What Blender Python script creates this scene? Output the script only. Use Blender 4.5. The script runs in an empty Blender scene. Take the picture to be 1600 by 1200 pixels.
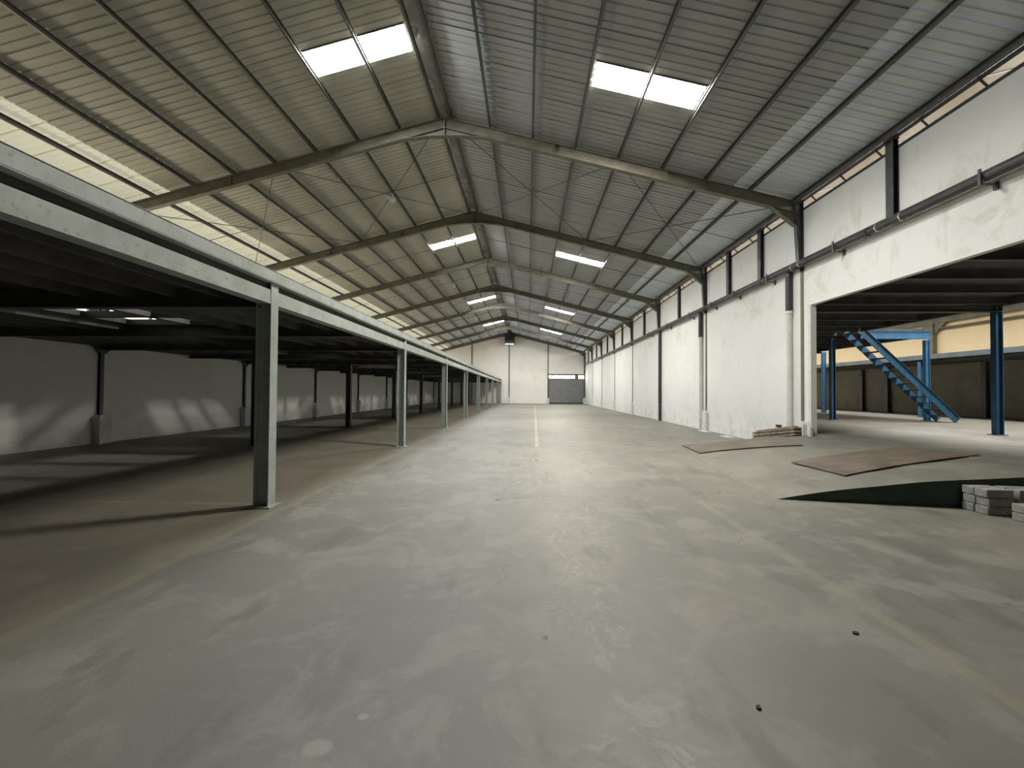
import bpy, math, random
from mathutils import Vector
R = math.radians
random.seed(7)
S = bpy.context.scene
C = bpy.context.collection

# ------------------------------------------------------------------ camera
HC = 1.53
cam = bpy.data.cameras.new('camera'); co = bpy.data.objects.new('camera', cam); C.objects.link(co)
cam.sensor_width = 36; cam.lens = 659.9 / 1600 * 36; cam.clip_end = 300; cam.clip_start = .05
yaw, pit, rol = R(2.1276), R(.9911), R(.3914)
fw = Vector((-math.sin(yaw)*math.cos(pit), math.cos(yaw)*math.cos(pit), math.sin(pit)))
rt0 = Vector((math.cos(yaw), math.sin(yaw), 0)); up0 = rt0.cross(fw)
rt = rt0*math.cos(rol) + up0*math.sin(rol); up = up0*math.cos(rol) - rt0*math.sin(rol)
from mathutils import Matrix
co.matrix_world = Matrix(((rt.x, up.x, -fw.x, 0), (rt.y, up.y, -fw.y, 0), (rt.z, up.z, -fw.z, HC), (0, 0, 0, 1)))
S.camera = co
# ------------------------------------------------------------------ world, light strengths, exposure
S.view_settings.view_transform = 'Standard'; S.view_settings.look = 'None'
S.view_settings.gamma = 1; S.view_settings.use_curve_mapping = False
S.view_settings.exposure = 0.52
SKY_L, SKY_R = 80.0, 115.0        # skylight sheets, left and right slope
WIN_LEFT = 4.0                   # added glow panels above the mezzanine, out of view
WIN_SIDE = 22.0                   # added glow sheets in the side hall roof, out of view
w = bpy.data.worlds.new('sky'); S.world = w; w.use_nodes = True
w.node_tree.nodes['Background'].inputs[0].default_value = (.80, .86, 1, 1)
w.node_tree.nodes['Background'].inputs[1].default_value = 1.2

# ------------------------------------------------------------------ material helpers
class NT:
    def __init__(s, name):
        s.m = bpy.data.materials.new(name); s.m.use_nodes = True
        s.t = s.m.node_tree; s.b = s.t.nodes['Principled BSDF']; s._co = None
    def n(s, typ, **k):
        x = s.t.nodes.new(typ)
        for a, v in k.items(): setattr(x, a, v)
        return x
    def l(s, a, b): s.t.links.new(a, b)
    def setin(s, sock, v):
        if hasattr(v, 'links'): s.l(v, sock)
        else: sock.default_value = v
    def co(s):
        if not s._co: s._co = s.n('ShaderNodeTexCoord').outputs['Object']
        return s._co
    def xyz(s):
        q = s.n('ShaderNodeSeparateXYZ'); s.l(s.co(), q.inputs[0]); return q.outputs
    def scaled(s, v):
        q = s.n('ShaderNodeMapping'); s.l(s.co(), q.inputs[0]); q.inputs['Scale'].default_value = v; return q.outputs[0]
    def noise(s, scale, detail=4, rough=.6, vec=None, dist=0.):
        q = s.n('ShaderNodeTexNoise'); s.l(vec or s.co(), q.inputs['Vector'])
        q.inputs['Scale'].default_value = scale; q.inputs['Detail'].default_value = detail
        q.inputs['Roughness'].default_value = rough; q.inputs['Distortion'].default_value = dist
        return q.outputs[0]
    def m_(s, op, a, b=0., c=None):
        q = s.n('ShaderNodeMath', operation=op); s.setin(q.inputs[0], a); s.setin(q.inputs[1], b)
        if c is not None: s.setin(q.inputs[2], c)
        return q.outputs[0]
    def step(s, v, a, b):
        q = s.n('ShaderNodeMapRange', interpolation_type='SMOOTHSTEP'); s.setin(q.inputs[0], v)
        q.inputs[1].default_value = a; q.inputs[2].default_value = b; return q.outputs[0]
    def mix(s, f, a, b, mode='MIX'):
        q = s.n('ShaderNodeMix', data_type='RGBA', blend_type=mode)
        s.setin(q.inputs[0], f)
        for i, v in ((6, a), (7, b)):
            if hasattr(v, 'links'): s.l(v, q.inputs[i])
            else: q.inputs[i].default_value = (*v, 1)
        return q.outputs[2]
    def bump(s, h, st, d=.01):
        q = s.n('ShaderNodeBump'); q.inputs['Strength'].default_value = st; q.inputs['Distance'].default_value = d
        s.l(h, q.inputs['Height']); s.l(q.outputs[0], s.b.inputs['Normal'])
    def out(s, col, rough=.6, metal=0.):
        if hasattr(col, 'links'): s.l(col, s.b.inputs['Base Color'])
        else: s.b.inputs['Base Color'].default_value = (*col, 1)
        s.setin(s.b.inputs['Roughness'], rough); s.b.inputs['Metallic'].default_value = metal
        return s.m

def plain(name, col, rough=.6, var=.25, scale=3., metal=0., dirt=None, bump=.15):
    t = NT(name); n = t.noise(scale, 5); n2 = t.noise(scale*7, 3)
    a = tuple(c*(1-var) for c in col); b = tuple(min(1, c*(1+var)) for c in col)
    c = t.mix(t.step(n, .3, .7), a, b)
    if dirt: c = t.mix(t.m_('MULTIPLY', t.step(n2, .55, .72), .6), c, dirt)
    t.bump(n2, bump, .004)
    return t.out(c, rough, metal)

def emit(name, col, strength):
    m = bpy.data.materials.new(name); m.use_nodes = True; t = m.node_tree; t.nodes.clear()
    e = t.nodes.new('ShaderNodeEmission'); o = t.nodes.new('ShaderNodeOutputMaterial')
    e.inputs[0].default_value = (*col, 1); e.inputs[1].default_value = strength
    t.links.new(e.outputs[0], o.inputs[0]); return m

def floor_mat(name, main=True):
    t = NT(name); X, Y, Z = t.xyz()
    big = t.noise(.35, 4, .55); mid = t.noise(1.6, 6, .65, dist=.6)
    fine = t.noise(9, 6, .7); streak = t.noise(2.2, 5, .6, t.scaled((1, .35, 1)))
    c = t.mix(t.step(big, .32, .68), (.150, .150, .128), (.20, .190, .158))
    c = t.mix(t.m_('MULTIPLY', t.step(mid, .47, .62), .6), c, (.255, .245, .21))
    c = t.mix(t.m_('MULTIPLY', t.step(streak, .54, .68), .55), c, (.105, .108, .088))
    c = t.mix(t.m_('MULTIPLY', t.step(fine, .62, .75), .25), c, (.30, .29, .255))
    rough = t.m_('ADD', t.m_('MULTIPLY', mid, .25), .42)
    h = t.m_('ADD', fine, t.m_('MULTIPLY', mid, .8))
    if main:
        def band(v, a, b, e=.015):
            return t.m_('MULTIPLY', t.step(v, a-e, a+e), t.step(v, b+e, b-e)) if False else \
                   t.m_('MULTIPLY', t.step(v, a-e, a+e), t.m_('SUBTRACT', 1., t.step(v, b-e, b+e)))
        wear = t.step(t.noise(2.4, 6, .75), .36, .60)
        wob = t.m_('MULTIPLY', t.m_('SUBTRACT', t.noise(.8, 2), .5), .1)
        XW = t.m_('ADD', X, wob); YW = t.m_('ADD', Y, wob)
        lines = [(band(XW, 2.38, 2.48), band(Y, -4, 6.1), .30, (.31, .31, .17)),
                 (band(XW, -3.22, -3.10), band(Y, -4, 50), .45, (.34, .31, .19)),
                 (band(t.m_('SUBTRACT', X, t.m_('MULTIPLY', Y, .0157)), .03, .13), band(Y, 11.8, 46), .7, (.42, .40, .28)),
                 (band(X, -6.6, -3.5), band(YW, 5.49, 5.58), .6, (.40, .36, .22))]
        for a, b, k, colr in lines:
            f = t.m_('MULTIPLY', t.m_('MULTIPLY', a, b), t.m_('MULTIPLY', t.m_('ADD', t.m_('MULTIPLY', wear, .75), .25), k))
            c = t.mix(f, c, colr)
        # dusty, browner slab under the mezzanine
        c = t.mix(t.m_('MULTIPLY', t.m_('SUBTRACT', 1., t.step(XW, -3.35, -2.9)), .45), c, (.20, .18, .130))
        # scraped, whitish patches
        def ell(cx, cy, rx, ry):
            a = t.m_('POWER', t.m_('DIVIDE', t.m_('SUBTRACT', X, cx), rx), 2.)
            b = t.m_('POWER', t.m_('DIVIDE', t.m_('SUBTRACT', Y, cy), ry), 2.)
            return t.m_('SUBTRACT', 1., t.step(t.m_('ADD', a, b), .25, 1.1))
        pn = t.step(t.noise(6, 9, .75, dist=1.2), .44, .66)
        pn2 = t.step(t.noise(11, 8, .75, t.scaled((1.0, .55, 1)), dist=1.), .48, .68)
        for (cx, cy, rx, ry, nn, k) in [(.55, 1.80, .42, .22, pn, .5), (.62, 2.08, .30, .16, pn, .4), (.45, 3.2, .30, 1.0, pn2, .45),
                                        (.55, 4.8, .5, 1.3, pn2, .5), (.1, 8.5, 1.4, 3.2, pn2, .35), (-2.9, 6.2, .35, 1.6, pn, .45), (4.8, 9.5, 1.4, 2.4, pn2, .5)]:
            c = t.mix(t.m_('MULTIPLY', t.m_('MULTIPLY', ell(cx, cy, rx, ry), nn), k), c, (.40, .395, .33))
        for (cx, cy, rx, ry) in [(-.89, 1.80, .075, .055), (-.76, 1.98, .03, .025)]:
            c = t.mix(t.m_('MULTIPLY', ell(cx, cy, rx, ry), .55), c, (.34, .34, .29))
        for (cx, cy, rx, ry) in [(.12, 2.66, .022, .03), (-.41, 5.97, .05, .07), (.2, 9.4, .06, .1)]:
            c = t.mix(t.m_('MULTIPLY', ell(cx, cy, rx, ry), .8), c, (.07, .07, .06))
        # cracks
        vo = t.n('ShaderNodeTexVoronoi', feature='DISTANCE_TO_EDGE'); vo.inputs['Scale'].default_value = .55
        wv = t.n('ShaderNodeVectorMath', operation='ADD'); t.l(t.co(), wv.inputs[0])
        nz = t.n('ShaderNodeTexNoise'); t.l(t.co(), nz.inputs['Vector']); nz.inputs['Scale'].default_value = 2.2; nz.inputs['Detail'].default_value = 6
        t.l(nz.outputs[1], wv.inputs[1]); t.l(wv.outputs[0], vo.inputs['Vector'])
        cr = t.m_('SUBTRACT', 1., t.step(vo.outputs[0], .0015, .0055))
        reg = t.m_('MULTIPLY', t.step(t.noise(.5, 2), .50, .60), t.step(Y, 2.4, 3.6))
        c = t.mix(t.m_('MULTIPLY', t.m_('MULTIPLY', cr, reg), .8), c, (.09, .085, .07))
    t.bump(h, .25, .01)
    return t.out(c, rough)

def wall_mat(name, col=(.78, .80, .785), dirty=(.56, .55, .46), amt=.55):
    t = NT(name); X, Y, Z = t.xyz()
    big = t.noise(.8, 5, .6); mid = t.noise(3.5, 6, .7, dist=.5)
    drip = t.noise(2.0, 5, .6, t.scaled((1, 1, .25)))
    c = t.mix(t.m_('MULTIPLY', t.step(big, .45, .75), .5), col, tuple(v*.86 for v in col))
    c = t.mix(t.m_('MULTIPLY', t.step(drip, .60, .74), amt), c, dirty)
    c = t.mix(t.m_('MULTIPLY', t.step(mid, .66, .74), amt*.7), c, (.46, .44, .40))
    hi = t.m_('MULTIPLY', t.step(Z, 3.2, 4.4), t.m_('SUBTRACT', 1., t.step(Z, 5.0, 6.0)))
    c = t.mix(t.m_('MULTIPLY', t.m_('MULTIPLY', hi, t.step(t.noise(1.3, 6, .7, dist=.8), .52, .66)), amt), c, (.60, .58, .46))
    low = t.m_('SUBTRACT', 1., t.step(Z, .1, 1.2))
    c = t.mix(t.m_('MULTIPLY', t.m_('MULTIPLY', low, t.step(mid, .45, .65)), amt*.9), c, (.50, .48, .41))
    t.bump(t.m_('ADD', mid, t.noise(14, 4)), .25, .012)
    return t.out(c, .75)

def sheet_mat(name, a, b, rough=.5, trans=0., tcol=(1, 1, 1)):
    t = NT(name)
    n = t.noise(.5, 4); n2 = t.noise(5, 5, .6, t.scaled((.3, 1, 1)))
    oi = t.n('ShaderNodeObjectInfo').outputs['Random']
    c = t.mix(t.step(n, .3, .7), a, b)
    c = t.mix(t.m_('MULTIPLY', t.step(n2, .5, .75), .3), c, tuple(v*.65 for v in a))
    c = t.mix(t.m_('MULTIPLY', oi, .22), c, tuple(v*.6 for v in a))
    t.out(c, rough)
    if trans:
        tr = t.n('ShaderNodeBsdfTranslucent'); tr.inputs[0].default_value = (*tcol, 1)
        mx = t.n('ShaderNodeMixShader'); mx.inputs[0].default_value = trans
        t.l(t.b.outputs[0], mx.inputs[1]); t.l(tr.outputs[0], mx.inputs[2])
        t.l(mx.outputs[0], t.t.nodes['Material Output'].inputs[0])
    return t.m

M = dict(
    floor=floor_mat('concrete_floor'), floor2=floor_mat('concrete_side_floor', False),
    wall=wall_mat('white_plaster'), wall_back=wall_mat('cream_plaster', (.86, .84, .80), (.7, .67, .6), .2),
    wall_left=wall_mat('grey_plaster', (.80, .79, .75), (.6, .58, .5), .3),
    wall_side=wall_mat('ochre_plaster', (.80, .66, .42), (.6, .48, .30), .2),
    sheet=sheet_mat('grey_roof_sheet', (.34, .35, .345), (.40, .41, .40)),
    sheet_warm=sheet_mat('brown_grey_roof_sheet', (.46, .455, .37), (.54, .52, .42)),
    sheet_low=sheet_mat('bright_roof_sheet', (.64, .70, .72), (.74, .80, .82), .4),
    sheet_left=sheet_mat('cream_translucent_sheet', (.72, .66, .50), (.80, .74, .58), .5, .27, (1, .92, .62)),
    frame=plain('olive_steel', (.15, .14, .10), .5, .2, 3, 0, (.24, .2, .12)),
    purlin=plain('dark_purlin_steel', (.10, .097, .085), .4, .25, 2, .3),
    dark=plain('black_painted_steel', (.035, .035, .037), .42, .3, 4, 0, (.09, .09, .09)),
    post=plain('dark_grey_post_paint', (.055, .057, .058), .45, .3, 4, 0, (.25, .25, .24)),
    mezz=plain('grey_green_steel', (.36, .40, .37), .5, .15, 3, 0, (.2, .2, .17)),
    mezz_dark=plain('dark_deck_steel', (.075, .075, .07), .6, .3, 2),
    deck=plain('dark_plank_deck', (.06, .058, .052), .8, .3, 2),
    blue=plain('blue_painted_steel', (.026, .095, .175), .42, .25, 3, 0, (.03, .05, .08)),
    blue_light=plain('light_blue_painted_steel', (.05, .16, .31), .42, .2, 3),
    plinth=plain('white_plinth', (.68, .68, .65), .8, .1, 4, 0, (.45, .43, .38)),
    green=plain('dark_green_paint', (.022, .045, .034), .55, .35, 3, 0, (.05, .06, .045)),
    rust=plain('red_brown_plate', (.155, .125, .10), .55, .25, 2.5, .1, (.12, .08, .065)),
    wood=plain('weathered_wood', (.27, .23, .18), .85, .4, 7, 0, (.12, .10, .08)),
    wood_red=plain('reddish_wood', (.33, .235, .19), .85, .3, 7, 0, (.15, .1, .08)),
    block=plain('grey_concrete_block', (.30, .30, .27), .9, .25, 8, 0, (.18, .18, .16), .6),
    pipe_white=plain('white_pipe', (.68, .68, .64), .45, .1, 4),
    shutter=plain('grey_shutter', (.20, .205, .21), .5, .1, 2),
    rubber=plain('black_rubber', (.02, .02, .02), .7, .2, 4),
    foil=sheet_mat('crinkled_ridge_foil', (.22, .22, .20), (.5, .48, .42), .25),
    box=plain('navy_box_paint', (.018, .022, .035), .4, .2, 4),
    lamp=emit('lit_bulb', (1, .97, .88), 3.0),
    sky_l=emit('skylight_sheet_cool', (.95, .975, 1), SKY_L), sky_r=emit('skylight_sheet_warm', (1, .95, .86), SKY_R),
    win_l=emit('clerestory_glow', (1, .88, .66), WIN_LEFT), win_s=emit('side_hall_skylight', (1, .97, .92), WIN_SIDE),  # added emitters that brighten the left roof and the side hall
    transom=emit('daylight_transom', (1, .97, .9), 14.0), slit=emit('daylight_slit', (1, 1, 1), 4.0),
    side_sheet=sheet_mat('ochre_side_sheet', (.46, .35, .19), (.54, .42, .24)),
    fascia=plain('blue_grey_fascia', (.10, .125, .14), .5, .2, 2),
    dado=plain('dull_grey_dado', (.24, .22, .17), .8, .15, 2),  # dull grey, kept dark to stand for shade under the gallery
    scrap=plain('dark_scrap', (.03, .028, .025), .8, .3, 8),
    brass=plain('pale_metal_clip', (.6, .58, .5), .3, .1, 4, .6),
)
n_ = M['foil'].node_tree

# ------------------------------------------------------------------ geometry helpers
class MB:
    def __init__(s): s.v = []; s.f = []
    def box(s, x0, x1, y0, y1, z0, z1):
        b = len(s.v); s.v += [(x, y, z) for x in (x0, x1) for y in (y0, y1) for z in (z0, z1)]
        s.f += [tuple(b+i for i in q) for q in ((0,1,3,2),(4,6,7,5),(0,4,5,1),(2,3,7,6),(0,2,6,4),(1,5,7,3))]; return s
    def prism(s, poly, axis, a, b):
        """extrude a 2-D polygon along an axis; polygon given in the two other axes (in xyz order)"""
        k = len(s.v); n = len(poly)
        for t in (a, b):
            for p in poly:
                q = list(p); q.insert(axis, t); s.v.append(tuple(q))
        s.f.append(tuple(range(k, k+n))); s.f.append(tuple(range(k+2*n-1, k+n-1, -1)))
        for i in range(n): j = (i+1) % n; s.f.append((k+i, k+j, k+n+j, k+n+i))
        return s
    def beam(s, p, q, wy, wz, upv=(0, 0, 1)):
        """box beam from p to q; wy = side width, wz = depth"""
        p, q = Vector(p), Vector(q); d = (q-p).normalized(); sd = d.cross(Vector(upv))
        if sd.length < 1e-4: sd = Vector((1, 0, 0))
        sd.normalize(); u = sd.cross(d)
        k = len(s.v)
        for o in (p, q):
            for a, b in ((-1,-1),(1,-1),(1,1),(-1,1)): s.v.append(tuple(o + sd*a*wy/2 + u*b*wz/2))
        s.f += [(k,k+1,k+2,k+3),(k+7,k+6,k+5,k+4)] + [(k+i, k+4+i, k+4+(i+1)%4, k+(i+1)%4) for i in range(4)]
        return s
    def ibeam(s, p, q, w, h, t=.014, upv=(0, 0, 1)):
        p, q = Vector(p), Vector(q); d = (q-p).normalized(); sd = d.cross(Vector(upv)).normalized(); u = sd.cross(d)
        s.beam(p + u*(h/2-t/2), q + u*(h/2-t/2), w, t, upv); s.beam(p - u*(h/2-t/2), q - u*(h/2-t/2), w, t, upv)
        s.beam(p, q, t, h-2*t, upv); return s
    def tube(s, p, q, r, n=10):
        p, q = Vector(p), Vector(q); d = (q-p).normalized()
        a = d.cross(Vector((0, 0, 1)));
        if a.length < 1e-3: a = Vector((1, 0, 0))
        a.normalize(); b = a.cross(d); k = len(s.v)
        for o in (p, q):
            for i in range(n):
                t = 2*math.pi*i/n; s.v.append(tuple(o + a*r*math.cos(t) + b*r*math.sin(t)))
        s.f += [tuple(range(k, k+n)), tuple(range(k+2*n-1, k+n-1, -1))]
        for i in range(n): j = (i+1) % n; s.f.append((k+i, k+n+i, k+n+j, k+j))
        return s
    def quad(s, *p):
        k = len(s.v); s.v += [tuple(a) for a in p]; s.f.append(tuple(range(k, k+len(p)))); return s
    def mesh(s, name, mat):
        me = bpy.data.meshes.new(name); me.from_pydata(s.v, [], s.f); me.materials.append(mat); me.update()
        import bmesh
        bm = bmesh.new(); bm.from_mesh(me); bmesh.ops.recalc_face_normals(bm, faces=bm.faces); bm.to_mesh(me); bm.free()
        return me
    def build(s, name, mat, parent=None, loc=(0, 0, 0), rz=0.):
        return link(name, s.mesh(name, M[mat]), parent, loc, rz)
def link(name, me, parent=None, loc=(0, 0, 0), rz=0.):
    o = bpy.data.objects.new(name, me); C.objects.link(o)
    o.location = loc; o.rotation_euler.z = rz
    if parent: o.parent = parent
    return o
def tag(o, label, cat, group=None):
    o['label'] = label; o['category'] = cat
    if group: o['group'] = group
    return o
def thing(name, label, cat, loc=(0, 0, 0), group=None, rz=0.):
    o = bpy.data.objects.new(name, None); C.objects.link(o); o.location = loc; o.rotation_euler.z = rz; o.empty_display_size = .3
    return tag(o, label, cat, group)
def struct(o): o['kind'] = 'structure'; return o
def group_empty(name):
    return struct(link(name, None))
def bevel(o, w=.01):
    m = o.modifiers.new('bevel', 'BEVEL'); m.width = w; m.segments = 2; m.limit_method = 'ANGLE'; return o
def build_each(mb, name, mat, parent=None, loc=(0, 0, 0)):
    """every box of the collection becomes a part of its own"""
    seen = {}
    par = list(range(len(mb.v)))
    def fd(i):
        while par[i] != i: i = par[i]
        return i
    for f in mb.f:
        for i in f[1:]: par[fd(i)] = fd(f[0])
    for f in mb.f: seen.setdefault(fd(f[0]), []).append(f)
    for fs in seen.values():
        ids = sorted({i for f in fs for i in f}); m = {a: b for b, a in enumerate(ids)}
        q = MB(); q.v = [mb.v[i] for i in ids]; q.f = [tuple(m[i] for i in f) for f in fs]
        q.build(name, mat, parent, loc)
ORD = ['first','second','third','fourth','fifth','sixth','seventh','eighth','ninth','tenth','eleventh','twelfth','thirteenth','fourteenth','fifteenth','sixteenth','seventeenth','eighteenth','nineteenth','twentieth',
       'twenty-first','twenty-second','twenty-third','twenty-fourth','twenty-fifth']

# ------------------------------------------------------------------ hall numbers (metres)
XR, ZR, SL = -2.312, 9.003, .2573            # ridge line and roof slope (top of rafters)
XW, XL, YB, YN = 7.236, -11.98, 53.5, -7.0    # right wall face, left wall face, back wall, wall behind the camera
FR = [11.38+6*k for k in range(7)] + [53.3]   # portal frames in view
PS = [.2] + [1.279+1.157*k for k in range(8)] # purlins, distance from ridge
ZT = 6.38                                     # top of right wall
ZS = .5                                       # floor of side hall
def rz_(s, off=0.): return ZR + off - SL*s

# ------------------------------------------------------------------ setting
fl = struct(MB().box(XL-.2, XW+.06, YN, YB, -.2, 0).build('floor', 'floor'))
fl2 = struct(MB().box(XW+.06, 20.7, YN, YB, -.2, ZS).build('floor', 'floor2'))
# ramp
RX = [0, 6.2, 7.9, 10.1, 11.8, 14.2]; RB = [3.6, 3.62, 3.66, 4.0, 4.3, 5.3]
def interp(x, xs, ys):
    if x <= xs[0]: return ys[0]
    for i in range(len(xs)-1):
        if x <= xs[i+1]: return ys[i] + (ys[i+1]-ys[i])*(x-xs[i])/(xs[i+1]-xs[i])
    return ys[-1]
def ramp_h(x, y):
    u = max(0, x - interp(y, RX, RB)); h = .65*(1-math.exp(-.37*u))
    return h*max(0, min(1, (14.0-y)/2.7)) if y > 11.3 else h
def near_y(x): return 6.26 - .134*(x-3.61)
rb = MB(); NX, NY = 30, 40; k0 = 0
for j in range(NY+1):
    for i in range(NX+1):
        u, v = i/NX, j/NY
        # row parameter v: 0 near edge, 1 far edge
        yy0 = 6.26 + (14.1-6.26)*v; xb = interp(yy0, RX, RB)
        x = xb + (XW+.06-xb)*u; y = near_y(x) + (14.1-near_y(x))*v
        rb.v.append((x, y, ramp_h(x, y) + .004*math.sin(x*5+y*3)*min(1, 3*u) + .002))
for j in range(NY):
    for i in range(NX):
        a = j*(NX+1)+i; rb.f.append((a, a+1, a+NX+2, a+NX+1))
ramp = struct(rb.build('floor_ramp', 'floor2'))
sd = MB()
for i in range(NX):
    a, b = rb.v[i], rb.v[i+1]
    sd.quad((a[0], a[1]-.004, 0), (b[0], b[1]-.004, 0), (b[0], b[1]-.004, b[2]+.003), (a[0], a[1]-.004, a[2]+.003))
sd.build('painted_side', 'green', ramp)
sdk = MB().box(XW+.03, XW+.055, -1, near_y(7.2), 0, ZS-.01).build('raised_floor_edge', 'green', fl2)

# right wall with the large opening
wr = MB(); T = .13; YJ, YO, ZL = 11.05, -1.0, 3.8
wr.box(XW, XW+T, YJ, YB, 0, ZT); wr.box(XW, XW+T, YO, YJ, ZL, ZT); wr.box(XW, XW+T, YN, YO, 0, ZT)
wall_right = struct(wr.build('wall_right', 'wall'))
MB().box(XW-.02, XW+.0, YJ, YB, ZT-.03, ZT+.02).box(XW-.02, XW, YO, YJ, ZT-.03, ZT+.02).build('wall_coping', 'dark', wall_right)
MB().box(XW-.012, XW, YJ-.0, YJ+.10, .36, ZL).build('door_jamb_band', 'plinth', wall_right)
wl = struct(MB().box(XL-.2, XL, YN, YB, 0, 3.6).box(XL-.2, XL, YN, YB, 4.9, 6.75).build('wall_left', 'wall_left'))
gab = [(XL-.2, 0), (XW+T, 0), (XW+T, 6.72), (XR, 9.1), (XL-.2, 6.6)]
gb = MB(); D0, D1, DZ = 2.62, 7.16, 3.62
gb.prism([(XL-.2, 0), (D0, 0), (D0, DZ), (D0, rz_(D0-XR, .10)), (XR, ZR+.10), (XL-.2, rz_(XR-XL+.2, .10))], 1, YB, YB+.2)
gb.prism([(D0, DZ), (D1, DZ), (D1, rz_(D1-XR, .10)), (D0, rz_(D0-XR, .10))], 1, YB, YB+.2)
gb.box(D1, XW+.0, YB, YB+.2, 0, 6.6)
wall_back = struct(gb.build('wall_back', 'wall_back'))
struct(MB().prism(gab, 1, YN-.2, YN).build('wall_front', 'shutter'))

# ------------------------------------------------------------------ roof
PITCH, KN = .72, 4
def sheet_mesh(name, mat, s0, s1, side, w=PITCH+.03, lift=0.):
    """corrugated sheet running down the slope; local y across the ribs, centred"""
    b = MB(); nr = 4; pr = []
    rw = w/nr
    for i in range(nr):
        y0 = -w/2 + i*rw
        pr += [(y0, 0), (y0+rw*.60, 0), (y0+rw*.70, .015), (y0+rw*.90, .015)]
    pr.append((w/2, 0))
    tilt = .010
    for s in (s0, s1):
        for (y, h) in pr: b.v.append((XR + side*s, y, rz_(s, .115) + h + lift + tilt*(y/w+.5)))
    n = len(pr)
    for i in range(n-1): b.f.append((i, i+1, n+i+1, n+i))
    return b.mesh(name, M[mat])
SKYK = [0, 16, 34, 50]
S_SKY = {1: (1.279+1.157*2+.06, 1.279+1.157*4-.05), -1: (.23, 1.279+1.157*1-.03)}
for side, pre in ((-1, 'left'), (1, 'right')):
    roof = group_empty('ceiling')
    s1u = 7.82
    up_mat = 'sheet_warm' if side < 0 else 'sheet'
    lo_mat = 'sheet_left' if side < 0 else 'sheet_low'
    a, b = S_SKY[side]
    if side < 0: a, b = (XR+2.56+.02, XR+4.70)    # distances -2.56 .. -4.70 from the ridge line
    a, b = (.27, 2.41) if side < 0 else (3.66, 5.84)
    full = sheet_mesh('roof_sheet', up_mat, .0, s1u, side)
    low = sheet_mesh('roof_sheet', lo_mat, s1u-.1, 9.95 if side < 0 else 9.62, side, lift=.03)
    top_p = sheet_mesh('roof_sheet', up_mat, 0, a, side); bot_p = sheet_mesh('roof_sheet', up_mat, b, s1u, side)
    for k in range(-7, 64):
        yc = 8.78 + PITCH*k
        if yc > YB + .35: break
        if k in SKYK:
            link('roof_sheet', top_p, roof, (0, yc, 0)); link('roof_sheet', bot_p, roof, (0, yc, 0))
            idx = SKYK.index(k)
            t = thing('skylight', f'glowing white skylight, {ORD[idx]} from the camera on the {pre} roof slope', 'skylight',
                      (XR+side*(a+b)/2, yc, rz_((a+b)/2, .16)), f'skylights in the {pre} roof slope')
            mid = (a+b)/2
            for (p, q) in ((a, mid), (mid, b)):
                me = sheet_mesh('glazing_panel', 'sky_l' if side < 0 else 'sky_r', p+.015, q-.015, side, w=PITCH-.04, lift=.0)
                o = link('glazing_panel', me, t, (-t.location.x, 0, -t.location.z))
            fr = MB(); zf = lambda s, o=.15: rz_(s, o)
            for yy in (-PITCH/2+.01, PITCH/2-.01):
                fr.beam((XR+side*a, yy, zf(a, .13)), (XR+side*b, yy, zf(b, .13)), .02, .04)
            build_each(fr, 'glazing_bar', 'purlin', t, (-t.location.x, 0, -t.location.z))
        else:
            link('roof_sheet', full, roof, (0, yc, 0))
        link('roof_sheet', low, roof, (0, yc, 0))
    # plain roof behind the camera
    y0 = 8.78 + PITCH*(-7.5)
    bk = MB(); bk.quad((XR, YN, ZR+.18), (XR+side*9.95, YN, rz_(9.95, .18)), (XR+side*9.95, y0+.03, rz_(9.95, .18)), (XR, y0+.03, ZR+.18))
    bk.build('roof_covering', up_mat, roof)
# ridge capping, crinkled foil hanging between the two ridge purlins
rc = MB(); yy = 2.0; n = 0
while yy < YB:
    for x, dz in ((-.26, .06), (-.09, .10), (.09, .11), (.26, .06)):
        rc.v.append((XR+x+random.uniform(-.02, .02), yy, ZR + dz - .02 + random.uniform(-.028, .028)))
    n += 1; yy += .22
for i in range(n-1):
    for j in range(3): a = i*4+j; rc.f.append((a, a+1, a+5, a+4))
tag(rc.build('ridge_capping', 'foil'), 'crinkled shiny foil strip along the roof ridge between two dark purlins', 'capping')

# purlins
def cprof(cx, z, sgn):
    """C-section polygon in x,z, .14 deep"""
    h, f, t = .105, .055, .012
    return [(cx, z), (cx+sgn*f, z), (cx+sgn*f, z+t), (cx+sgn*t, z+t), (cx+sgn*t, z+h-t), (cx+sgn*f, z+h-t), (cx+sgn*f, z+h), (cx, z+h)]
for side, pre in ((-1, 'left'), (1, 'right')):
    for k, s in enumerate(PS):
        if k == 8: lab = f'dark steel purlin at the eave of the {pre} roof slope'
        elif k == 0: lab = f'dark steel purlin beside the ridge foil on the {pre} slope'
        else: lab = f'dark steel purlin, {ORD[k-1]} below the ridge purlin on the {pre} roof slope'
        o = MB().prism(cprof(XR+side*s, rz_(s)-.0, -side), 1, YN, YB).build('roof_purlin', 'purlin')
        tag(o, lab, 'purlin', f'purlins of the {pre} roof slope')

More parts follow.
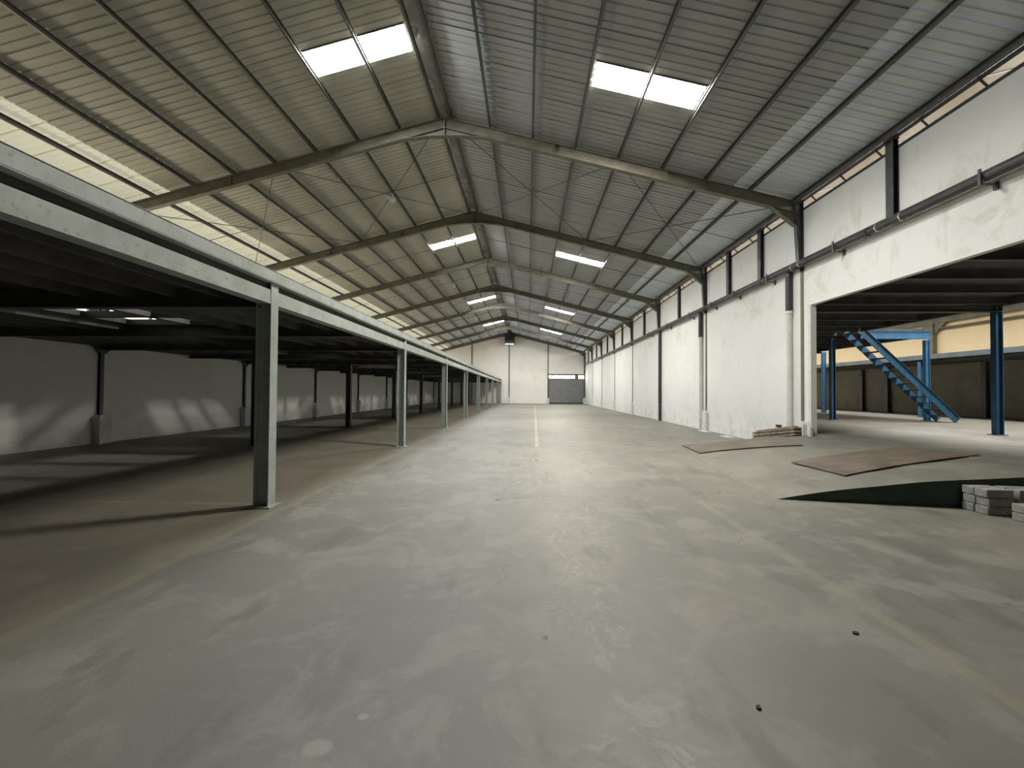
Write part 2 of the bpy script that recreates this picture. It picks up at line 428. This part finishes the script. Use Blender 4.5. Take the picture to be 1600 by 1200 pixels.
# portal frames
for k, y in enumerate([-.62, 5.38] + FR):
    vis = k-2
    lab = ('olive steel portal frame ' + (f'spanning the hall, {ORD[vis]} in view' if vis < 7 else 'against the far gable wall')) if vis >= 0 else \
          ('olive steel portal frame just overhead of the camera' if vis == -1 else 'olive steel portal frame behind the camera')
    t = thing('portal_frame', lab, 'portal frame', (XR, y, 0), 'portal frames across the hall')
    last = vis == 7
    for side in (-1, 1):
        s1 = 9.45
        p = Vector((0, 0, ZR-.15)); q = Vector((side*s1, 0, rz_(s1)-.15))
        MB().ibeam(p, q, .15, .29).build('rafter', 'frame', t)
        # stiffener plates along the rafter
        st = MB()
        for s in (3.0, 6.0):
            st.beam((side*s-.008, 0, rz_(s)-.15), (side*s+.008, 0, rz_(s)-.15), .15, .28)
        build_each(st, 'splice_plate', 'frame', t)
        # knee haunch
        kn = MB().prism([(side*(s1-.75), rz_(s1-.75)-.28), (side*(s1-.1), rz_(s1-.1)-.28), (side*(s1-.1), rz_(s1)-.62)], 1, -.01, .01)
        kn.beam((side*(s1-.75), 0, rz_(s1-.75)-.285), (side*(s1-.1), 0, rz_(s1)-.62), .15, .014)
        kn.build('knee_haunch', 'frame', t)
        # column
        xw = (XW-XR) if side > 0 else (XL-XR)
        x_in = xw - side*.02
        zb = .73 if not (side > 0 and vis < 0) else 3.9
        if side > 0:
            c = MB().prism([(xw-.10, 4.75), (xw-.01, 4.75), (xw-.01, 6.58), (xw-.20, 6.58)], 1, -.008, .008).beam((xw-.11, 0, 4.75), (xw-.21, 0, 6.58), .13, .014).box(xw-.012, xw-.001, -.065, .065, 4.75, 6.58)
            c.build('column', 'post', t)
            if vis >= 0 or True:
                MB().box(xw-.03, xw-.001, -.045, .045, zb, 4.78).build('column_flange', 'frame', t)
        else:
            MB().box(xw+.001, xw+.012, -.05, .05, zb, 6.5).box(xw+.012, xw+.07, -.006, .006, zb, 6.5).box(xw+.07, xw+.082, -.05, .05, zb, 6.5).build('column', 'dark', t)
    ap = MB().prism([(-1.15, ZR-SL*1.15-.28), (0, ZR-.28), (1.15, ZR-SL*1.15-.28), (.35, ZR-.50), (-.35, ZR-.50)], 1, -.01, .01)
    ap.beam((-1.15, 0, ZR-SL*1.15-.29), (-.35, 0, ZR-.505), .15, .014).beam((.35, 0, ZR-.505), (1.15, 0, ZR-SL*1.15-.29), .15, .014).beam((-.35, 0, ZR-.507), (.35, 0, ZR-.507), .15, .014)
    ap.box(-.012, .012, -.09, .09, ZR-.52, ZR-.0)
    ap.build('apex_bracket', 'frame', t)

# sag rods and cross bracing
FY = [5.38] + FR
for i in range(len(FY)-1):
    ym = (FY[i]+FY[i+1])/2
    if i == 0: continue
    for side, pre in ((-1, 'left'), (1, 'right')):
        o = MB().tube((XR+side*.2, ym, rz_(.2, .06)), (XR+side*9.38, ym, rz_(9.38, .06)), .010, 6).build('sag_rod', 'purlin')
        tag(o, f'thin sag rod across the {pre} slope purlins, {ORD[i-1]} bay past the first frame', 'rod', 'sag rods under the roof')
for (side, s0, s1, nm) in ((1, .15, 4.75, 'upper right'), (1, 4.75, 9.3, 'lower right'), (-1, .15, 4.75, 'upper left'), (-1, 4.75, 9.3, 'lower left')):
    for flip, fl_ in ((0, 'running outward'), (1, 'running inward')):
        a, b = (s0, s1) if not flip else (s1, s0)
        o = MB().tube((XR+side*a, FR[0], rz_(a)-.06), (XR+side*b, FR[1], rz_(b)-.06), .012, 6).build('brace_rod', 'purlin')
        tag(o, f'thin diagonal brace rod {fl_}, {nm} roof panel behind the first frame', 'rod', 'cross bracing behind the first frame')

# eave beam on the right wall, tie struts, secondary posts
o = MB().box(XW-.14, XW-.02, 2, YB, 6.56, 6.575).box(XW-.14, XW-.02, 2, YB, 6.645, 6.66).box(XW-.03, XW-.02, 2, YB, 6.575, 6.645).build('eave_beam', 'dark')
tag(o, 'long black eave beam above the white right wall', 'beam')
o = MB().tube((XW-.26, 2, 6.52), (XW-.26, YB-.3, 6.52), .035, 8).build('eave_pipe', 'post')
tag(o, 'thin grey conduit running beside the eave beam on the right', 'pipe')
yt = 5.9; i = 0
while yt < 30:
    o = MB().beam((XW-.10, yt, 6.56), (XW+.06, yt, 6.40), .025, .025).build('tie_strut', 'dark')
    tag(o, f'short black tie strut across the yellow eave gap, {ORD[i]} from the camera', 'strut', 'tie struts in the eave gap'); yt += 1.0; i += 1
for n, (y, wd, mt) in enumerate([(8.55, .17, 'post'), (13.26, .17, 'post'), (15.33, .17, 'post'), (20.3, .14, 'post'), (26.3, .14, 'post'), (32.38, .14, 'post'), (38.38, .14, 'post'), (44.38, .14, 'post'), (50.3, .14, 'post')]):
    t = thing('wall_post', f'dark scuffed post above the wall pipe, {ORD[n]} from the camera on the right wall', 'post', (XW-.09, y, 4.95), 'short posts above the wall pipe')
    b = MB().box(-.03, -.015, -wd/2, wd/2, 0, 1.6).box(.07, .085, -wd/2, wd/2, 0, 1.6).box(-.015, .07, -.01, .01, 0, 1.6).build('post_shaft', mt, t)
    MB().box(-.05, .086, -wd/2-.02, wd/2+.02, 1.58, 1.61).build('cap_plate', 'dark', t)
# big pipe on the wall
t = thing('wall_pipe', 'long thick black pipe running level along the white right wall', 'pipe', (XW-.16, 0, 4.9))
MB().tube((0, 1, 0), (0, YB-.2, 0), .075, 14).build('pipe_run', 'dark', t)
b = MB()
y = 5.0
while y < 50:
    b.tube((0, y, 0), (0, y+.12, 0), .088, 14); y += 4.0
build_each(b, 'pipe_coupling', 'dark', t)
t2 = thing('conduit', 'thin dark conduit clipped above the thick pipe on the right wall', 'pipe', (XW-.10, 0, 5.02))
MB().tube((0, 1, 0), (0, YB-.2, 0), .022, 8).build('conduit_run', 'post', t2)
for n, y in enumerate([6.75, 9.9, 12.6, 14.6, 16.4, 18.6, 21.5, 24.6]):
    t = thing('pipe_hook', f'small hook bracket holding the wall pipe, {ORD[n]} from the camera', 'bracket', (XW-.16, y, 4.9), 'hook brackets on the wall pipe')
    MB().box(-.11, -.09, -.02, .02, -.13, .12).box(-.09, .13, -.02, .02, -.13, -.11).build('hook_arm', 'post', t)
    MB().box(.13, .158, -.035, .035, -.2, -.08).build('wall_plate', 'dark', t)
for n, y in enumerate([8.2, 8.75, 11.2, 11.5]):
    o = MB().tube((XW-.16, y, 4.9), (XW-.16, y+.03, 4.9), .085, 14).build('pipe_clip', 'brass')
    tag(o, f'pale metal clip around the wall pipe, {ORD[n]} from the camera', 'clip', 'pale clips on the wall pipe')
# drainpipes
def drain(y, zsplit, zb, label, allblack=False):
    t = thing('drainpipe', label, 'drainpipe', (XW-.09, y, zb))
    MB().tube((0, 0, zsplit-zb), (0, 0, 4.85-zb), .082, 12).build('upper_pipe', 'dark', t)
    MB().tube((0, 0, 0), (0, 0, zsplit-zb), .07, 12).build('lower_pipe', 'dark' if allblack else 'pipe_white', t)
    MB().tube((0, 0, zsplit-zb-.05), (0, 0, zsplit-zb+.03), .088, 12).build('pipe_collar', 'dark' if allblack else 'pipe_white', t)
drain(11.82, 3.75, .33, 'drainpipe with black top and white lower length beside the big opening')
drain(17.75, 3.79, 0, 'drainpipe with black top and white lower length past the second frame')
drain(23.15, 1.0, 0, 'all black drainpipe running down the white right wall to the floor', True)
# plinths under columns
for side, nm in ((1, 'right'), (-1, 'left')):
    for k, y in enumerate(FR if side > 0 else [5.38]+FR[:-1]):
        zb = ramp_h(7.2, y) if side > 0 else 0
        x = XW-.06 if side > 0 else XL+.12
        d = .055 if side > 0 else .10
        o = MB().prism([(-.17, zb), (.17, zb), (.17, .78-.08), (.12, .80), (-.12, .80), (-.17, .72)], 0, -d, d).build('column_plinth', 'plinth', None, (x, y, 0))
        tag(o, f'white plinth at the foot of the {nm} wall column, {ORD[k]} from the camera', 'plinth', f'plinths along the {nm} wall')
    if side > 0:
        tag(MB().prism([(11.0, .38), (11.12, .38), (11.12, .8), (11.0, .66)], 0, XW-.07, XW-.005).build('wall_stop', 'plinth'), 'small white chipped stop at the corner of the big opening', 'stop')

# ------------------------------------------------------------------ back wall: posts, roller door, ridge box
for n, x in enumerate([-7.1, -2.35, 2.55, 7.14]):
    t = thing('gable_post', f'slim dark post on the far gable wall, {ORD[n]} from the left', 'post', (x, YB-.08, 0), 'posts on the far gable wall')
    zt_ = rz_(abs(x-XR)) - .05
    MB().box(-.05, .05, .0, .078, .72, zt_).box(-.015, .015, -.04, 0, .72, zt_).build('post_shaft', 'post', t)
    MB().box(-.16, .16 if n < 3 else .08, -.10, .078, 0, .73).build('plinth', 'plinth', t)
dr = group_empty('door_1')
for i in range(20):
    z0 = .14 + i*.148
    MB().prism([(YB+.05, z0), (YB+.03, z0+.07), (YB+.05, z0+.14), (YB+.08, z0+.14), (YB+.08, z0)], 0, D0, D1).build('shutter_slat', 'shutter', dr)
MB().box(D0, D1, YB+.02, YB+.1, 0.0, .13).build('bottom_bar', 'rubber', dr)
MB().box(D0, D1, YB+.02, YB+.12, 3.1, 3.16).build('transom_rail', 'dark', dr)
MB().box(D0-.02, D1+.02, YB-.03, YB+.12, 3.60, 3.75).build('lintel', 'dark', dr)
for x in (D0, D1-.08): MB().box(x, x+.08, YB-.02, YB+.1, 0, 3.6).build('guide_rail', 'dark', dr)
MB().box(D0, D1, YB+.11, YB+.15, 0, 3.62).build('backing', 'dark', dr)
win = group_empty('window_1')
for (a, b) in ((D0+.1, 4.1), (4.24, 5.92), (6.4, D1-.02)):
    MB().box(a, b, YB+.06, YB+.08, 3.19, 3.58).build('pane', 'transom', win)
for x in (4.12, 5.94): MB().box(x, x+(.10 if x < 5 else .44), YB+.02, YB+.1, 3.16, 3.60).build('mullion', 'dark' if x < 5 else 'frame', win)
t = thing('ridge_box', 'dark navy box under the ridge on the far gable wall, daylight at its lower edge', 'box', (-2.27, 52.6, 7.35))
bevel(MB().box(-.58, .58, -.5, .5, .06, 1.25).build('housing', 'box', t), .02)
for a, b in ((-.52, -.2), (-.14, .1), (.16, .5)): MB().box(a, b, -.49, -.45, 0, .06).build('light_slit', 'slit', t)
MB().box(-.03, .03, -.03, .03, 1.2, 1.5).build('hanger', 'dark', t)
# roof bulbs
for n, (x, y, z) in enumerate([(-4.75, 14.42, 8.2), (-4.72, 26.6, 8.2), (-4.75, 39.0, 8.2), (-4.75, 50.6, 8.2)]):
    zt_ = rz_(abs(x-XR)); r = .11 if n == 0 else .10
    t = thing('ceiling_lamp', f'small pale lamp under the left roof slope, {ORD[n]} from the camera', 'lamp', (x, y, zt_-.02), 'small lamps under the left roof slope')
    MB().tube((0, 0, -.10), (0, 0, .02), .05, 10).build('lamp_holder', 'pipe_white', t)
    b = MB(); nn = 10
    for j in range(1, 7):
        a = math.pi*j/7
        for i in range(nn): b.v.append((r*math.sin(a)*math.cos(2*math.pi*i/nn), r*math.sin(a)*math.sin(2*math.pi*i/nn), -.18+r*math.cos(a)))
    for j in range(5):
        for i in range(nn): b.f.append((j*nn+i, j*nn+(i+1)%nn, (j+1)*nn+(i+1)%nn, (j+1)*nn+i))
    b.f += [tuple(range(nn)), tuple(range(6*nn-1, 5*nn-1, -1))]
    b.build('bulb', 'pipe_white', t)
    MB().box(-.22, -.10, -.03, .03, -.14, -.08).build('side_arm', 'pipe_white', t)

# ------------------------------------------------------------------ left mezzanine
XC, XI = -3.35, -7.45
CY = [5.45+6*k for k in range(8)] + [53.0]
ZB0, ZB1, ZD0, ZD1 = 2.65, 2.83, 2.93, 3.07
def hcol(label, x, y, z0, z1, mat, w=.2, d=.15, group='', name='mezzanine_column', base=True, gusset=False):
    t = thing(name, label, 'column', (x, y, z0), group)
    h = z1-z0
    MB().box(-w/2+.014, w/2-.014, -.006, .006, 0, h).build('web', mat, t)
    for s in (-1, 1):
        MB().box(s*w/2-.007*(1+s)-.0, s*w/2+.007*(1-s), -d/2, d/2, 0, h).build('flange', mat, t)
    if base:
        MB().box(-w/2-.05, w/2+.05, -d/2-.05, d/2+.05, 0, .018).build('base_plate', mat, t)
    return t
for k, y in enumerate(CY):
    hcol(f'grey-green H-section column of the mezzanine front row, {ORD[k]} from the camera', XC-.1, y, 0, ZD0-.01 if k < 9 else 2.9, 'mezz', .2, .16, 'front columns of the left mezzanine')
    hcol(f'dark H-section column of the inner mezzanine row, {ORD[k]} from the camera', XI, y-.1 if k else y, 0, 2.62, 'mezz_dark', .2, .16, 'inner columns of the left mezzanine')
hcol('grey-green H-section column of the mezzanine behind the camera', XC-.1, -.55, 0, ZD0-.01, 'mezz', .2, .16, 'front columns of the left mezzanine')
ys = [-6.5, -.55] + CY
for k in range(len(ys)-1):
    y0, y1 = ys[k], ys[k+1]
    if k == 0: lab = 'grey-green lower edge beam of the mezzanine behind the camera'
    else: lab = f'grey-green lower edge beam of the mezzanine, {ORD[k-1]} span from the camera'
    t = thing('edge_beam', lab, 'beam', (XC, (y0+y1)/2, ZB0), 'edge beams of the left mezzanine')
    L = (y1-y0)/2 - .085
    MB().box(-.16, -.0, -L, L, 0, .012).build('bottom_flange', 'mezz', t)
    MB().box(-.02, -.005, -L, L, .012, .17).build('web', 'mezz', t)
    MB().box(-.16, -.005, -L, L, .17, .182).build('top_flange', 'mezz', t)
t = thing('edge_channel', 'long pale grey-green steel channel capping the edge of the left mezzanine', 'beam', (XC, 0, ZD0))
MB().box(.035, .05, -6.5, YB-.1, 0, .14).build('channel_web', 'mezz', t)
CHF = MB().box(-.05, .05, -6.5, YB-.1, -.008, .004).box(-.05, .05, -6.5, YB-.1, .132, .144)
build_each(CHF, 'channel_flange', 'mezz', t)
o = MB().box(XC-.16, XC-.14, -6.5, YB-.1, ZB1+.0, ZD0).build('packing_rail', 'mezz_dark')  # dark colour stands in for the shadow in the gap
tag(o, 'dark recessed rail between the two edge beams of the left mezzanine', 'rail')
# deck with openings near the middle
deck = thing('mezzanine_deck', 'dark underside of the left mezzanine deck with lit openings along it', 'deck', (0, 0, 0))
HX0, HX1 = -8.2, -6.45
holes = []
for k in range(8):
    y = 5.4+6*k
    holes.append((y+1.2, y+3.85) if k % 2 == 0 else (y+.32, y+2.65))
DZ0, DZ1 = 2.86, 2.95
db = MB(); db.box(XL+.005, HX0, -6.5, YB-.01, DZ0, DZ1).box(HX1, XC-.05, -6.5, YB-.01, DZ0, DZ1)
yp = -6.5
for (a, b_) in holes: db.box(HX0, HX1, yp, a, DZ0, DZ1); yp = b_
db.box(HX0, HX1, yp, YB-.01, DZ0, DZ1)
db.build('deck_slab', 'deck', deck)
for k, (a, b_) in enumerate(holes):
    h = MB(); L = b_-a
    for q in (1/3, 2/3): h.box(HX0, HX1, a+L*q-.06, a+L*q+.06, DZ0-.02, DZ1)
    h.box(-6.98, -6.86, a, b_, DZ0-.02, DZ1)
    build_each(h, 'opening_bar', 'mezz_dark', deck)
# cross girders and joists
gy = [y for y in ys[1:]] + [5.45-3+6*k for k in range(9)]
for n, y in enumerate(sorted(gy)):
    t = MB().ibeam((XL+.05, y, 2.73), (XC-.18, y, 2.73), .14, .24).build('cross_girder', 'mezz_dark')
    tag(t, ('dark cross girder under the left mezzanine deck behind the camera' if y < 2 else f'dark mezzanine cross girder {"at" if min(abs(y-c) for c in CY) < .1 else "midway before"} the {ORD[min(range(9), key=lambda i: abs(CY[i]-y-(0 if min(abs(y-c) for c in CY) < .1 else 3)))]} front column'), 'beam', 'cross girders under the mezzanine')
js = MB()
x = XL+.5; jn = 0
while x < XC-.4:
    if not (HX0+.02 < x < HX1-.02):
        o = MB().box(x-.03, x+.03, -6.4, YB-.1, 2.74, 2.86).build('joist', 'mezz_dark', deck)
    x += .62
# wall beam and knee brackets on the left wall
o = MB().box(XL+.0, XL+.22, -6.5, YB-.1, 2.72, 2.855).build('ledger_beam', 'mezz_dark'); tag(o, 'dark ledger beam along the left wall carrying the mezzanine deck', 'beam')
for k, y in enumerate([5.38]+FR[:-1]):
    o = MB().prism([(-.30, 2.72), (.30, 2.72), (.07, 2.50), (-.07, 2.50)], 0, -.01, .01).build('knee_bracket', 'dark', None, (XL+.10, y, 0))
    tag(o, f'dark triangular bracket under the ledger beam on the left wall, {ORD[k]} from the camera', 'bracket', 'brackets along the left wall')
# unseen glow panels added on the left wall to warm the roof
for k in range(1, 9):
    y0 = .1+6*k if k < 9 else 0
    wn = group_empty(f'window_{k+1}')  # added light panel out of view, no window known here
    MB().box(XL-.12, XL-.10, y0-.5, y0+5.1, 3.65, 4.85).build('pane', 'win_l', wn)
    fr = MB()
    for q in range(5): fr.box(XL-.1, XL-.03, y0-.5+q*1.37, y0-.44+q*1.37, 3.6, 4.9)
    build_each(fr, 'window_bar', 'post', wn)
MB().box(XL-.2, XL-.13, YN, YB, 3.6, 4.9).build('outer_board', 'dark', wl)

# ------------------------------------------------------------------ side hall (right)
XS = 20.4
wall_side = struct(MB().box(XS, XS+.2, YN, YB, ZS-.1, 5.5).build('wall_side', 'wall_side'))
struct(MB().box(XW+T, XS+.2, YB, YB+.2, ZS, 9).build('wall_side_back', 'wall_side'))
struct(MB().box(XW+T, XS+.2, YN-.2, YN, 0, 9).build('wall_side_front', 'wall_side'))
# roof of the side hall with an added, unseen band of glow sheets to light it
RS = group_empty('ceiling')
pa, pb, pc = (7.28, 6.69), (13.2, 8.2), (XS+.3, 5.45)
def lerp(p, q, t): return (p[0]+(q[0]-p[0])*t, p[1]+(q[1]-p[1])*t)
NSH = 30; SW = (YB-YN)/NSH
def roofquad(p, q, w_): return MB().quad((p[0], 0, p[1]), (q[0], 0, q[1]), (q[0], w_+.01, q[1]+.01), (p[0], w_+.01, p[1]+.01))
meA = roofquad(pa, pb, SW).mesh('roof_sheet', M['side_sheet'])
q1, q2 = lerp(pb, pc, .12), lerp(pb, pc, .42)
meB = roofquad(pb, q1, SW).mesh('roof_sheet', M['wall_side']); meC = roofquad(q2, pc, SW).mesh('roof_sheet', M['wall_side'])
meE = roofquad(q1, q2, SW).mesh('skylight_sheet', M['win_s']); meD = roofquad(q1, q2, SW).mesh('roof_sheet', M['wall_side'])
for i in range(NSH):
    y = YN + SW*i
    for me in (meA, meB, meC): link('roof_sheet', me, RS, (0, y, 0))
    link('skylight_sheet' if i % 2 and i > 3 else 'roof_sheet', meE if i % 2 and i > 3 else meD, RS, (0, y, 0))
# near blue mezzanine
hcol('stout blue H-section column standing nearest in the side hall', 12.0, 11.25, ZS, 3.78, 'blue', .17, .14, 'blue columns in the side hall', 'blue_column')
hcol('blue H-section column at the top of the blue stair, just inside the big opening', 12.0, 17.1, ZS, 3.70, 'blue', .16, .15, 'blue columns in the side hall', 'blue_column')
hcol('slim blue column far back in the side hall, nearest the opening jamb', 15.9, 23.3, ZS, 3.75, 'blue_light', .17, .15, 'blue columns in the side hall', 'blue_column')
hcol('blue column carrying the landing beam beside the foot of the stair', 15.45, 16.95, ZS, 3.62, 'blue_light', .16, .14, 'blue columns in the side hall', 'blue_column')
hcol('blue column under the far gallery, seen behind the stair', 17.6, 19.55, ZS, 2.97, 'blue', .2, .16, 'blue columns in the side hall', 'blue_column')
dk = thing('side_deck', 'dark deck of the side hall mezzanine seen from below through the opening', 'deck', (0, 0, 0))
MB().box(XW+T+.01, 12.15, -5, 17.0, 3.98, 4.08).box(XW+T+.01, 15.6, 17.0, 30, 3.98, 4.08).build('deck_slab', 'deck', dk)
y = -4.6
while y < 29:
    x1 = 12.1 if y < 17 else 15.5
    MB().ibeam((XW+T+.02, y, 3.89), (x1, y, 3.89), .08, .18, .01).build('joist', 'mezz_dark', dk); y += 1.2
o = MB().box(12.02, 12.14, -5, 15.7, 3.78, 3.98).build('deck_edge_beam', 'mezz_dark', dk)
o = MB().box(15.5, 15.62, 17.1, 30, 3.76, 3.98).build('deck_edge_beam', 'mezz_dark', dk)
for n, y in enumerate([5.25, 11.25, 22.9, 28.9]):
    o = MB().ibeam((XW+T+.02, y, 3.72), (12.1 if y < 17 else 15.5, y, 3.72), .15, .16).build('deck_girder', 'mezz_dark')
    tag(o, f'dark girder under the side hall deck, {ORD[n]} from the camera', 'beam', 'girders under the side hall deck')
t = thing('landing_beam', 'bright blue landing beam running right from the top of the stair', 'beam', (12.1, 17.0, 3.68))
MB().box(.85, 3.5, -.1, -.09, 0, .26).build('web', 'blue_light', t)
build_each(MB().box(.85, 3.5, -.14, 0, .26, .275).box(.85, 3.5, -.14, 0, -.012, 0), 'flange', 'blue_light', t)
# stair
st = thing('open_stair', 'blue steel open-tread stair rising left to the side hall deck', 'stair', (15.6, 16.3, ZS))
P0, P1 = (0, ZS-ZS), (-3.42, 3.40)
for yy, nm in ((-.36, 0), (.36, 1)):
    b = MB().beam((0, yy, .06), (-3.42, yy, 3.38), .02, .24)
    b.beam((.03, yy+(.03 if nm == 0 else -.03)*-1, .13+.06), (-3.39, yy+(.03 if nm == 0 else -.03)*-1, 3.50), .08, .014)
    b.build('stringer', 'blue', st)
NT_ = 14
for i in range(NT_):
    u = (i+.7)/NT_
    x, z = -3.42*u, .06+3.32*u
    MB().box(x-.12, x+.12, -.34, .34, z-.02, z+.012).build('tread', 'dark', st)
# far gallery and wall posts
g = thing('far_gallery', 'long gallery along the ochre far wall of the side hall', 'gallery', (0, 0, 0))
MB().box(17.55, XS-.17, YN+.2, YB-.1, 2.98, 3.2).build('gallery_deck', 'deck', g)
MB().box(17.47, 17.55, YN+.2, YB-.1, 3.06, 3.26).build('fascia', 'fascia', g)
for n, y in enumerate([13.5, 19.5, 24.6, 26.4, 31.5]):
    o = MB().box(XS-.2, XS-.001, y-.1, y+.1, ZS, 2.98).build('wall_pillar', 'dark')
    tag(o, f'dark pillar under the far gallery of the side hall, {ORD[n]} from the camera', 'pillar', 'pillars along the side hall wall')
MB().box(XS-.03, XS, YN+.2, YB-.1, ZS, ZS+.09).build('skirting', 'dark', wall_side)
MB().box(XS-.012, XS, YN+.2, YB-.1, ZS+.09, 3.0).build('dado', 'dado', wall_side)  # lower wall panel, gallery shade put into its darker grey
MB().box(XS-.16, XS, YN+.2, YB-.1, 5.05, 5.3).build('eave_rail', 'frame', wall_side)
o = MB().tube((XS-.12, YN+.3, 4.72), (XS-.12, 21.6, 4.78), .05, 8).build('side_pipe', 'frame'); tag(o, 'thin brown pipe along the ochre wall above the gallery', 'pipe')
t = thing('side_frame_post', 'olive post with angled bracket on the ochre wall above the stair landing', 'post', (XS-.12, 21.9, 3.2))
MB().box(-.1, .1, -.1, .1, 0, 1.85).build('post_shaft', 'frame', t)
MB().prism([(-.7, 1.85), (.7, 1.85), (.1, 1.3), (-.1, 1.3)], 0, -.02, .02).build('bracket', 'frame', t)

# ------------------------------------------------------------------ loose things
def plate(name, label, cs, th=.012):
    b = MB(); nx, ny = 10, 6
    def P(u, v):
        x = (1-u)*((1-v)*cs[0][0]+v*cs[3][0]) + u*((1-v)*cs[1][0]+v*cs[2][0])
        y = (1-u)*((1-v)*cs[0][1]+v*cs[3][1]) + u*((1-v)*cs[1][1]+v*cs[2][1])
        return x, y
    for j in range(ny+1):
        for i in range(nx+1):
            x, y = P(i/nx, j/ny); z = max(ramp_h(x, y), 0)+.02; b.v.append((x, y, z)); b.v.append((x, y, z+th))
    w_ = nx+1
    for j in range(ny):
        for i in range(nx):
            a = (j*w_+i)*2; c_, d, e = a+2, a+2*w_+2, a+2*w_
            b.f.append((a+1, c_+1, d+1, e+1)); b.f.append((a, e, d, c_))
    for i in range(nx):
        a = i*2; b.f.append((a, a+2, a+3, a+1)); a = (ny*w_+i)*2; b.f.append((a, a+1, a+3, a+2))
    for j in range(ny):
        a = j*w_*2; b.f.append((a, a+1, a+1+2*w_, a+2*w_)); a = (j*w_+nx)*2; b.f.append((a, a+2*w_, a+1+2*w_, a+1))
    return tag(b.build('steel_plate', 'rust'), label, 'plate')
plate('steel_plate', 'large red-brown steel plate lying nearest the dark green ramp side', [(4.86, 8.0), (4.90, 6.72), (7.55, 7.35), (7.25, 8.5)])
plate('steel_plate', 'thinner-looking red-brown steel plate lying by the plank stack at the wall', [(4.42, 12.3), (4.20, 10.5), (6.1, 9.6), (6.6, 11.1)])
# plank stack
for i in range(6):
    z0 = .0 + i*.043
    L = [1.05, 1.0, 1.05, .98, 1.04, .9][i]; dx = [0, .02, -.01, .02, 0, .03][i]
    b = MB()
    for s_, yc_ in ((0, 12.3),):
        y0, y1 = yc_-L, yc_+L
        zz0, zz1 = ramp_h(7.1, y0)+.01+z0, ramp_h(7.1, y1)+.02+z0
        w0 = 6.93+dx
        b.v += [(w0, y0, zz0), (7.16, y0, zz0), (7.16, y0, zz0+.038), (w0, y0, zz0+.038), (w0+.01, y1, zz1), (7.16, y1, zz1), (7.16, y1, zz1+.038), (w0+.01, y1, zz1+.038)]
        b.f += [(0,1,2,3),(7,6,5,4),(0,4,5,1),(1,5,6,2),(2,6,7,3),(3,7,4,0)]
    o = bevel(b.build('plank', 'wood_red' if i in (2, 5) else 'wood'), .006)
    tag(o, f'weathered plank in the low stack against the white wall, {"bottom" if i==0 else "top" if i==5 else ORD[i]+" from the bottom"}', 'plank', 'planks stacked against the wall')
o = MB().box(6.97, 7.05, 12.0, 12.15, ramp_h(7.1, 12.05)+.28, ramp_h(7.1, 12.05)+.35).build('wood_offcut', 'scrap'); tag(o, 'small dark offcut lying on top of the plank stack', 'offcut')
# concrete blocks
def cblock(x, y, z, lx, ly, lz, rz, label):
    me = MB().box(-lx/2, lx/2, -ly/2, ly/2, 0, lz).mesh('concrete_block', M['block'])
    o = link('concrete_block', me, None, (x, y, z), rz); bevel(o, .012); tag(o, label, 'concrete block', 'concrete blocks piled by the ramp side')
CN = ['bottom', 'middle', 'top']
for c_ in range(3):
    for j in range(2):
        for i in range(3):
            nm = f'{"near" if j == 0 else "far"} {["left","centre","right"][i]}'
            cblock(6.0+.335*i+random.uniform(-.012, .012)+.02*c_*(i > 0), 5.675+.165*j+random.uniform(-.006, .006)+.0*c_, .108*c_, .325, .158, .104, random.uniform(-.03, .03),
                   f'grey concrete block in the taller pile by the ramp, {CN[c_]} course, {nm}')
for c_ in range(2):
    for j in range(2):
        for i in range(2):
            cblock(6.10+.335*i+random.uniform(-.012, .012), 5.17+.17*j+.0, .105*c_, .325, .16, .102, random.uniform(-.04, .04)+.03,
                   f'grey concrete block in the lower pile at the frame edge, {["lower","upper"][c_]} course, {["near","far"][j]} {["left","right"][i]}')
# scraps on the floor
for n, (x, y, s_) in enumerate([(2.1, 2.8, .022), (1.13, 2.12, .016)]):
    b = MB().prism([(-s_, -s_*.3), (0, -s_*.8), (s_, .2*s_), (.3*s_, s_*.7), (-.6*s_, s_*.5)], 2, 0.0, .008).build('floor_scrap', 'scrap', None, (x, y, .001), .6*n)
    tag(b, ['larger dark scrap on the bare floor at right, near the yellow line', 'smaller dark scrap on the bare floor near the bottom of the view'][n], 'scrap')
o = MB().prism([(-.5, -.25), (.1, -.4), (.5, -.1), (.4, .3), (-.2, .35)], 2, 0, .015).build('cardboard_scrap', 'wood', None, (6.7, 28.6, 0)); tag(o, 'flat pale scrap on the floor along the right wall', 'scrap')
for n, (x, y) in enumerate([(6.95, 16.9), (6.9, 14.9)]):
    o = MB().prism([(-.12, -.3), (.1, -.35), (.12, .3), (-.1, .35)], 2, 0, .02).build('plaster_chip', 'plinth', None, (x, y, 0)); tag(o, ['farther', 'nearer'][n]+' white plaster chip on the floor at the foot of the right wall', 'chip')
